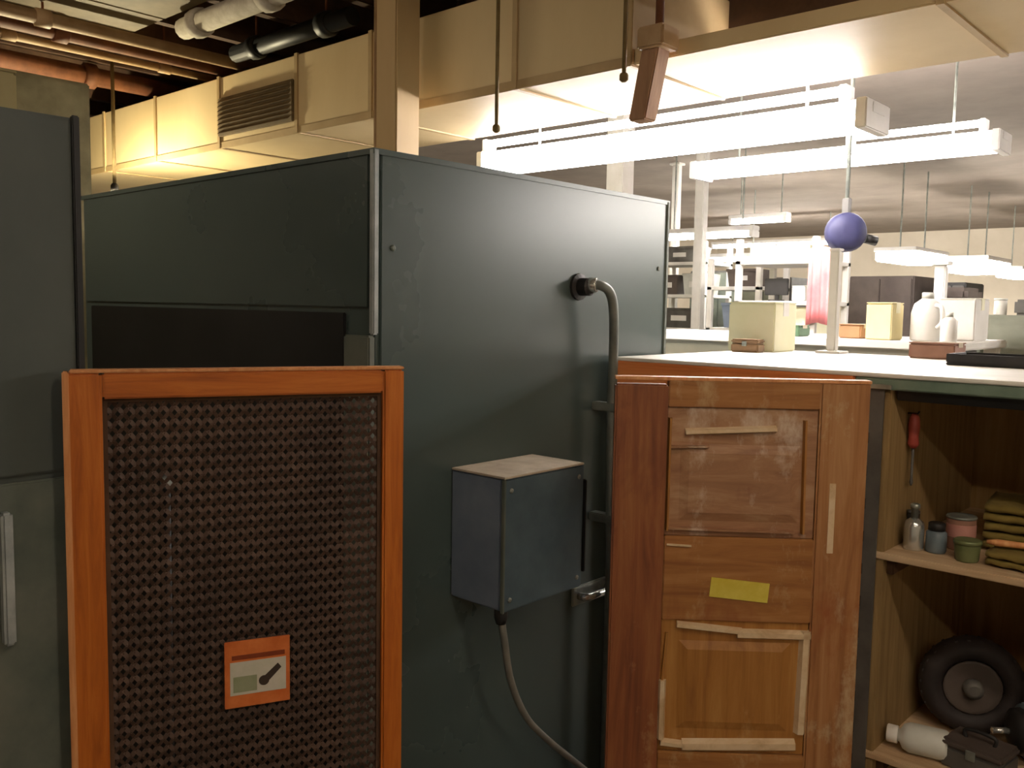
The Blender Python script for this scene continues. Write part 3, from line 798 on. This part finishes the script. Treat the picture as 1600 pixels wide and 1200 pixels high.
# ================================================================ FLUORESCENT LIGHTS
def strip_light(label, x0, x1, y, z, tube_mat='tube', upper=None, group='fluorescent strip lights', along='x', nt=2):
    cx = (x0 + x1) / 2
    loc = (cx, y, z)
    t = thing('fluorescent_light', label, 'light', loc, 0.0 if along == 'x' else math.pi / 2, None)
    L = (x1 - x0) / 2
    mk('housing', box(B(), -L, L, -0.055, 0.055, 0.02, 0.062), 'lamp_housing', t, 0.006, local=True)
    for s in ((-1, 1) if nt > 1 else (0,)):
        mk('fluorescent_tube', tube(B(), [(-L + 0.04, s * 0.034, -0.004), (L - 0.04, s * 0.034, -0.004)], 0.019, 10), tube_mat, t, smooth=True, local=True)
    if nt == 4:
        for s in (-1, 1):
            mk('fluorescent_tube', tube(B(), [(-L + 0.04, s * 0.079, 0.042), (L - 0.04, s * 0.079, 0.042)], 0.019, 10), tube_mat, t, smooth=True, local=True)
    hw, ht = (0.1, 0.064) if nt == 4 else (0.058, 0.02)
    for s in (-1, 1):
        mk('lamp_holder', box(B(), s * (L - 0.02) - 0.018, s * (L - 0.02) + 0.018, -hw, hw, -0.028, ht), 'lamp_housing', t, 0.004, local=True)
    if upper:
        a, b = upper[0] - cx, upper[1] - cx
        mk('fluorescent_tube', tube(B(), [(a, -0.03, 0.105), (b, -0.03, 0.105)], 0.016, 10), tube_mat, t, smooth=True, local=True)
        for q in (a, b):
            mk('lamp_holder', box(B(), q - 0.012, q + 0.012, -0.05, 0.02, 0.06, 0.125), 'lamp_housing', t, 0.003, local=True)
    for s in (-1, 1):
        mk('hanger', tube(B(), [(s * L * 0.7, 0.03, 0.06), (s * L * 0.7, 0.03, H - z)], 0.006, 6), 'galv', t, local=True)
    return t

strip_light('long bright strip light nearest the tan duct', -2.77, -1.09, 2.896, 2.196, upper=(-2.77, -1.19), nt=4)
strip_light('bright strip light behind the long one, further right', -2.66, -1.11, 4.45, 2.345, upper=(-1.80, -1.20), nt=4)
strip_light('four-tube strip light beyond the workbench to the right of the machine', -0.2, 1.9, 5.35, 2.345, nt=4)
strip_light('added unseen warm fill light over the aisle just right of the camera', -0.3, 1.9, 0.7, 2.76, 'tube_fill')  # fill added out of frame to soften shadows and light the electrical box top
strip_light('added unseen warm fill light over the aisle behind the camera', 0.4, 2.6, -1.0, 2.76, 'tube_fill')  # fill added out of frame for the door, shelves and frame
strip_light('added unseen warm fill light over the gap between the locker and the green cabinet', -3.35, -2.25, 0.35, 2.52, 'tube_fill', nt=1)  # fill added above the view to brighten the duct side
# row of far box lights along the hall
def box_light(label, cx, y, z, w, h, ln):
    t = thing('box_light', label, 'light', (cx, y, z))
    mk('tray', box(B(), -w / 2, w / 2, 0, ln, h * 0.7, h), 'lamp_housing', t, 0.006, local=True)
    mk('diffuser', box(B(), -w / 2 + 0.012, w / 2 - 0.012, 0.012, ln - 0.012, 0, h * 0.7), 'tube_far', t, 0.012, local=True)
    for q in (0.15, 0.85):
        mk('hanger', tube(B(), [(0, ln * q, h), (0, ln * q, H - z)], 0.007, 6), 'galv', t, local=True)
    return t
box_light('nearest white box light of the row in the far hall', -2.82, 8.0, 2.05, 0.36, 0.12, 0.9)
box_light('middle white box light of the row in the far hall', -2.77, 9.8, 2.03, 0.46, 0.16, 0.9)
box_light('farthest white box light of the row in the far hall', -2.86, 11.9, 2.05, 0.30, 0.13, 0.9)
strip_light('far strip light over the white racks beside the green cabinet', -4.25, -3.35, 6.5, 2.20, 'tube_far')
strip_light('farthest strip light low over the racks at the hall end', -5.45, -4.55, 9.0, 2.16, 'tube_far')
strip_light('thin far strip light high above the pink cloth', -4.4, -3.8, 8.0, 2.46, 'tube_far')
strip_light('strip light deep in the hall above the grey machine', 0.3, 2.5, 6.5, 2.36, 'tube_far')
strip_light('strip light at the hall end left of the pendants', -6.6, -4.6, 11.5, 2.5, 'tube_far')

# dark blue hanging reel
t = thing('cord_reel', 'dark navy round cord reel hanging above the workbench', 'reel', (-1.343, 3.3, 1.893))
mk('drum', lathe(B(), [(0.022, -0.04), (0.064, -0.034), (0.072, -0.02), (0.072, 0.02), (0.064, 0.034), (0.022, 0.04)], (0, 0, 0), (0.67, -0.74, 0), 24), 'navy', t, smooth=True, local=True)
mk('bracket', box(B(), -0.014, 0.014, -0.012, 0.012, 0.06, 0.125), 'tool_grey', t, 0.003, local=True)
mk('hanger', tube(B(), [(0, 0, 0.12), (0, 0, H - 1.893)], 0.008, 8), 'galv', t, smooth=True, local=True)
mk('outlet', tube(B(), [(0.055, 0.05, -0.02), (0.085, 0.078, -0.03)], 0.018, 10), 'black', t, smooth=True, local=True)

# ================================================================ THINGS ON AND BEHIND THE WORKBENCH
carton('cream_box', 'large cream box at the back of the workbench', -1.49, -1.325, 2.72, 2.88, BZ + 0.0005, 1.628, 'cream', tape='white_paint')
t = thing('brown_case', 'small brown case in front of the cream box on the workbench', 'case', (-1.385, 2.66, BZ), 0.1)
mk('case_body', box(B(), -0.046, 0.046, -0.03, 0.03, 0, 0.028), 'brown_case', t, 0.004, local=True)
mk('case_lid', box(B(), -0.046, 0.046, -0.03, 0.03, 0.029, 0.042), 'brown_case', t, 0.004, local=True)
mk('clasp', box(B(), -0.008, 0.008, -0.033, -0.029, 0.020, 0.036), 'galv', t, 0.001, local=True)
carton('wooden_crate', 'reddish brown flat box on the workbench right of the white post', -0.93, -0.80, 2.80, 2.91, BZ + 0.0005, 1.515, 'red_brown')
t = thing('parts_tray', 'black shallow parts tray on the workbench at the right edge', 'tray', (-0.60, 2.60, BZ))
mk('tray_base', box(B(), -0.14, 0.2, -0.08, 0.08, 0.0, 0.008), 'black', t, 0.002, local=True)
for a in ((-0.14, 0.2, -0.08, -0.072), (-0.14, 0.2, 0.072, 0.08), (-0.14, -0.132, -0.072, 0.072), (0.192, 0.2, -0.072, 0.072)):
    mk('tray_rim', box(B(), a[0], a[1], a[2], a[3], 0.008, 0.03), 'black', t, 0.001, local=True)
t = thing('bench_post', 'white square post standing on the workbench under the navy reel', 'post', (-1.19, 2.86, BZ))
mk('post_tube', box(B(), -0.015, 0.015, -0.015, 0.015, 0.008, 0.33), 'white_paint', t, 0.003, local=True)
mk('base_plate', box(B(), -0.04, 0.04, -0.04, 0.04, 0, 0.008), 'white_paint', t, 0.002, local=True)
mk('post_cap', box(B(), -0.018, 0.018, -0.018, 0.018, 0.33, 0.338), 'lamp_housing', t, 0.002, local=True)

# second table
TZ = 1.50
tb = thing('work_table', 'white table behind the workbench carrying the yellow box', 'table', (-1.7, 3.65, 0))
bx('table_top', -2.45, -0.95, 3.30, 4.0, TZ - 0.03, TZ, 'white_paint', tb, 0.004)
for x in (-2.41, -0.99):
    for y in (3.35, 3.95):
        bx('leg', x - 0.025, x + 0.025, y - 0.025, y + 0.025, 0, TZ - 0.03, 'white_paint', tb, 0.003)
bx('table_apron', -2.38, -1.02, 3.34, 3.36, TZ - 0.10, TZ - 0.03, 'white_paint', tb, 0.002)
carton('yellow_box', 'pale yellow box on the white table left of the white jug', -1.275, -1.18, 3.36, 3.48, TZ + 0.0005, 1.638, 'yellow_box', tape='cream')
carton('green_box', 'flat dark green box on the white table below the pink cloth', -1.66, -1.55, 3.40, 3.50, TZ + 0.0005, 1.545, 'dark_green')
t = thing('plastic_jug', 'big white plastic jug on the white table right of the yellow box', 'jug', (-1.09, 3.46, TZ))
mk('jug_body', lathe(B(), [(0.05, 0), (0.055, 0.006), (0.055, 0.10), (0.045, 0.135), (0.020, 0.155)], seg=20), 'white_paint', t, smooth=True, local=True)
mk('jug_cap', lathe(B(), [(0.021, 0.153), (0.021, 0.175), (0.018, 0.177)], seg=14), 'white_plastic', t, smooth=True, local=True)
mk('jug_handle', tube(B(), smooth_path([(0.04, -0.03, 0.13), (0.065, -0.05, 0.12), (0.068, -0.052, 0.07), (0.048, -0.035, 0.05)], 5), 0.008, 8), 'white_paint', t, smooth=True, local=True)
t = thing('plastic_jug', 'small white bottle beside the big white jug on the table', 'bottle', (-0.995, 3.40, TZ))
t.name = 'white_bottle'
mk('bottle_body', lathe(B(), [(0.026, 0), (0.028, 0.004), (0.028, 0.075), (0.012, 0.09)], seg=16), 'white_paint', t, smooth=True, local=True)
mk('bottle_cap', lathe(B(), [(0.013, 0.089), (0.013, 0.105)], seg=12), 'white_plastic', t, smooth=True, local=True)

# far white columns
def column(label, x, y, w, top=H, mat='white_paint'):
    t = thing('white_column', label, 'column', (x, y, 0))
    mk('shaft', box(B(), -w, w, -w, w, 0.02, top - 0.02), mat, t, 0.006, local=True)
    mk('base_plate', box(B(), -w * 1.6, w * 1.6, -w * 1.6, w * 1.6, 0, 0.02), mat, t, 0.003, local=True)
    mk('head_plate', box(B(), -w * 1.6, w * 1.6, -w * 1.6, w * 1.6, top - 0.02, top), mat, t, 0.003, local=True)
column('slim white column hard beside the green cabinet edge in the far hall', -4.40, 7.0, 0.032)
column('white column second from the green cabinet edge in the far hall', -3.55, 6.0, 0.038)
column('broad white column behind the strip light above the green cabinet', -3.30, 4.6, 0.062)

# racks
def rack(label, x0, x1, y0, y1, top, shelves, mat='white_paint'):
    t = thing('storage_rack', label, 'rack', ((x0 + x1) / 2, (y0 + y1) / 2, 0))
    p = 0.018
    for x in (x0, x1):
        for y in (y0, y1):
            bx('post', x - p, x + p, y - p, y + p, 0, top, mat, t, 0.003)
    for z in shelves:
        bx('shelf', x0 - p, x1 + p, y0 - p, y1 + p, z - 0.025, z, mat, t, 0.003)
    return t
rack('white steel rack with a dark monitor behind the pink cloth', -2.68, -2.42 + 0.22, 5.0, 5.45, 2.03, (0.3, 0.95, 1.66, 1.90))
t = thing('monitor', 'black monitor standing on the white rack', 'monitor', (-2.48, 5.1, 1.66))
mk('screen', box(B(), -0.075, 0.075, -0.01, 0.01, 0.035, 0.135), 'black', t, 0.004, local=True)
mk('stand', box(B(), -0.012, 0.012, 0.0, 0.012, 0.008, 0.05), 'black', t, 0.002, local=True)
mk('foot', box(B(), -0.04, 0.04, -0.03, 0.03, 0, 0.008), 'black', t, 0.002, local=True)
carton('white_box', 'small white box beside the monitor on the rack', -2.36, -2.28, 5.05, 5.15, 1.661, 1.75, 'white_paint', tape='cream')
# pink cloth hung on the rack
bm = B()
n = 16
front, back = [], []
for k in range(n + 1):
    u = k / n
    x = -2.225 + 0.125 * u
    y = 4.955 + 0.012 * math.sin(u * 15)
    front.append((x, y))
loops = []
for z in (1.53, 1.62, 1.74, 1.86, 1.965):
    s = 1.0 - 0.12 * (z - 1.53)
    loops.append([bm.verts.new((-2.16 + (x + 2.16) * s, y, z + 0.008 * math.sin(x * 40))) for x, y in front] +
                 [bm.verts.new((-2.16 + (x + 2.16) * s, y + 0.008, z + 0.008 * math.sin(x * 40))) for x, y in reversed(front)])
rings(bm, loops)
pk = mk('pink_cloth', bm, 'pink_cloth', smooth=True)
tag(pk, 'pink cloth hanging down the right post of the white rack', 'cloth')
column('white column in the hall right of the navy reel', -1.44, 4.5 + 0.25, 0.026, 1.86)

def cupboard(name, label, x0, x1, y0, y1, z1, mat, doormat):
    t = thing(name, label, 'cabinet', ((x0 + x1) / 2, (y0 + y1) / 2, 0))
    bx('body', x0, x1, y0, y1, 0, z1, mat, t, 0.006)
    xm = (x0 + x1) / 2
    for a, b, hx in ((x0 + 0.01, xm - 0.003, xm - 0.03), (xm + 0.003, x1 - 0.01, xm + 0.03)):
        d = bx('cabinet_door', a, b, y0 - 0.015, y0, 0.08, z1 - 0.02, doormat, t, 0.004)
        bx('handle', hx - 0.006, hx + 0.006, y0 - 0.035, y0 - 0.015, z1 * 0.6, z1 * 0.6 + 0.12, 'galv', d, 0.002)
    return t
cupboard('storage_cupboard', 'dark brown cupboard in the far hall behind the yellow box', -2.40, -1.98, 6.0, 6.5, 1.84, 'dark_cabinet', 'dark_cabinet')
cupboard('storage_cupboard', 'charcoal cupboard in the far hall left of the dark drill press', -1.86, -1.70, 6.1, 6.5, 1.80, 'black_steel', 'tool_grey')
cupboard('storage_cupboard', 'grey cupboard in the far hall between the slim white columns', -4.35, -3.75, 7.2, 7.7, 1.95, 'tool_grey', 'grey_steel')
cupboard('storage_cupboard', 'pale grey cupboard in the far hall right of the second white column', -3.38, -2.95, 6.3, 6.8, 1.85, 'tool_grey', 'machine_grey')
# drill press
t = thing('drill_press', 'dark drill press standing in the hall left of the grey-green machine', 'drill press', (-1.42, 5.0, 0))
mk('base', box(B(), -0.12, 0.12, -0.16, 0.16, 0, 0.05), 'dark_cabinet', t, 0.008, local=True)
mk('pillar', lathe(B(), [(0.03, 0.05), (0.03, 1.60)], seg=16), 'galv', t, smooth=True, local=True)
mk('head', box(B(), -0.065, 0.065, -0.16, 0.10, 1.50, 1.66), 'dark_cabinet', t, 0.02, local=True)
mk('belt_cover', box(B(), -0.075, 0.075, -0.15, 0.14, 1.665, 1.735), 'dark_cabinet', t, 0.02, local=True)
mk('chuck', lathe(B(), [(0.02, 1.50), (0.02, 1.44), (0.008, 1.41)], (0, -0.10, 0), seg=12), 'galv', t, smooth=True, local=True)
mk('table', box(B(), -0.11, 0.11, -0.20, 0.05, 1.16, 1.18), 'tool_grey', t, 0.004, local=True)
# grey-green machine
t = thing('machine_cabinet', 'grey-green machine housing behind the workbench at the right edge', 'machine', (-0.75, 4.36, 0))
mk('housing', box(B(), -0.33, 0.75, -0.30, 0.30, 0, 1.60), 'machine_grey', t, 0.02, local=True)
mk('side_door', box(B(), -0.30, -0.05, -0.312, -0.30, 0.2, 1.56), 'machine_grey', t, 0.005, local=True)
mk('side_door', box(B(), -0.02, 0.70, -0.312, -0.30, 0.2, 1.56), 'machine_grey', t, 0.005, local=True)
mk('control_box', box(B(), -0.22, -0.06, -0.20, 0.0, 1.60, 1.665), 'tool_grey', t, 0.01, local=True)
mk('indicator', lathe(B(), [(0.014, 0), (0.014, 0.02), (0.008, 0.028)], (-0.15, -0.20, 1.635), (0, -1, 0), 12), 'cream', t, smooth=True, local=True)
mk('grip', box(B(), -0.065, -0.045, -0.345, -0.312, 1.30, 1.48), 'galv', t, 0.004, local=True)

# more racks and stock in the far hall
rack('tall white rack of grey bins between the two left columns', -4.20, -3.68, 6.3, 6.7, 2.14, (0.3, 0.9, 1.45, 1.72, 1.98))
rack('low white rack right of the second white column with grey stock', -3.16, -2.80, 5.5, 5.9, 1.95, (0.3, 0.95, 1.48, 1.76))
def bin_(label, cx, y, z, w, d, h, mat):
    t = thing('storage_bin', label, 'bin', (cx, y, z))
    bm = B()
    lo = [bm.verts.new((sx * w * 0.44, sy * d * 0.44, 0)) for sx, sy in ((-1, -1), (1, -1), (1, 1), (-1, 1))]
    hi = [bm.verts.new((sx * w * 0.5, sy * d * 0.5, h)) for sx, sy in ((-1, -1), (1, -1), (1, 1), (-1, 1))]
    inn = [bm.verts.new((sx * (w * 0.5 - 0.008), sy * (d * 0.5 - 0.008), h)) for sx, sy in ((-1, -1), (1, -1), (1, 1), (-1, 1))]
    bot = [bm.verts.new((sx * (w * 0.44 - 0.008), sy * (d * 0.44 - 0.008), 0.01)) for sx, sy in ((-1, -1), (1, -1), (1, 1), (-1, 1))]
    rings(bm, [lo, hi, inn, bot])
    mk('tub', bm, mat, t, local=True)
    mk('rim', box(B(), -w * 0.5 - 0.004, w * 0.5 + 0.004, -d * 0.5 - 0.004, -d * 0.5, h - 0.02, h), mat, t, 0.002, local=True)
    mk('bin_label', box(B(), -w * 0.2, w * 0.2, -d * 0.485, -d * 0.470, h * 0.35, h * 0.62), 'white_paint', t, local=True)
bin_('grey bin on the top shelf of the tall white rack', -3.96, 6.5, 1.981, 0.30, 0.26, 0.13, 'tool_grey')
bin_('dark bin on the middle shelf of the tall white rack, left', -4.06, 6.5, 1.721, 0.18, 0.26, 0.16, 'dark_cabinet')
bin_('pale bin on the middle shelf of the tall white rack, right', -3.82, 6.5, 1.721, 0.20, 0.26, 0.17, 'white_plastic')
bin_('grey bin on the lower visible shelf of the tall white rack', -3.95, 6.5, 1.451, 0.36, 0.26, 0.16, 'tool_grey')
bin_('dark grey bin on the top shelf of the low white rack', -2.97, 5.7, 1.761, 0.22, 0.26, 0.12, 'dark_cabinet')
bin_('lilac grey bin on the lower visible shelf of the low white rack', -2.98, 5.7, 1.481, 0.26, 0.26, 0.17, 'box_paint')
carton('white_box', 'wide cream carton on the top shelf of the monitor rack', -2.64, -2.26, 5.05, 5.35, 1.901, 1.99, 'cream', tape='white_paint')
carton('cream_box', 'cream carton on the lower shelf of the monitor rack under the monitor', -2.64, -2.26, 5.05, 5.35, 1.40, 1.625, 'cream', tape='white_paint')
bx('shelf', -2.70, -2.18, 4.98, 5.47, 1.375, 1.3995, 'white_paint', [o for o in bpy.data.objects if o.name == 'storage_rack'][0], 0.003)
carton('white_box', 'bright white box behind the white jug on the table', -1.10, -0.97, 3.62, 3.80, TZ + 0.0005, 1.66, 'white_paint', tape='cream')
carton('cardboard_box', 'small tan carton left of the yellow box on the white table', -1.40, -1.315, 3.42, 3.52, TZ + 0.0005, 1.555, 'cardboard')
t = thing('paint_tin', 'small white tin on the grey-green machine at the right', 'tin', (-1.03, 4.2, 1.6005))
mk('tin_body', lathe(B(), [(0.024, 0), (0.025, 0.003), (0.025, 0.06), (0.024, 0.062)]), 'white_paint', t, smooth=True, local=True)
mk('tin_lid', lathe(B(), [(0.026, 0.060), (0.026, 0.068), (0.02, 0.069)]), 'white_plastic', t, smooth=True, local=True)
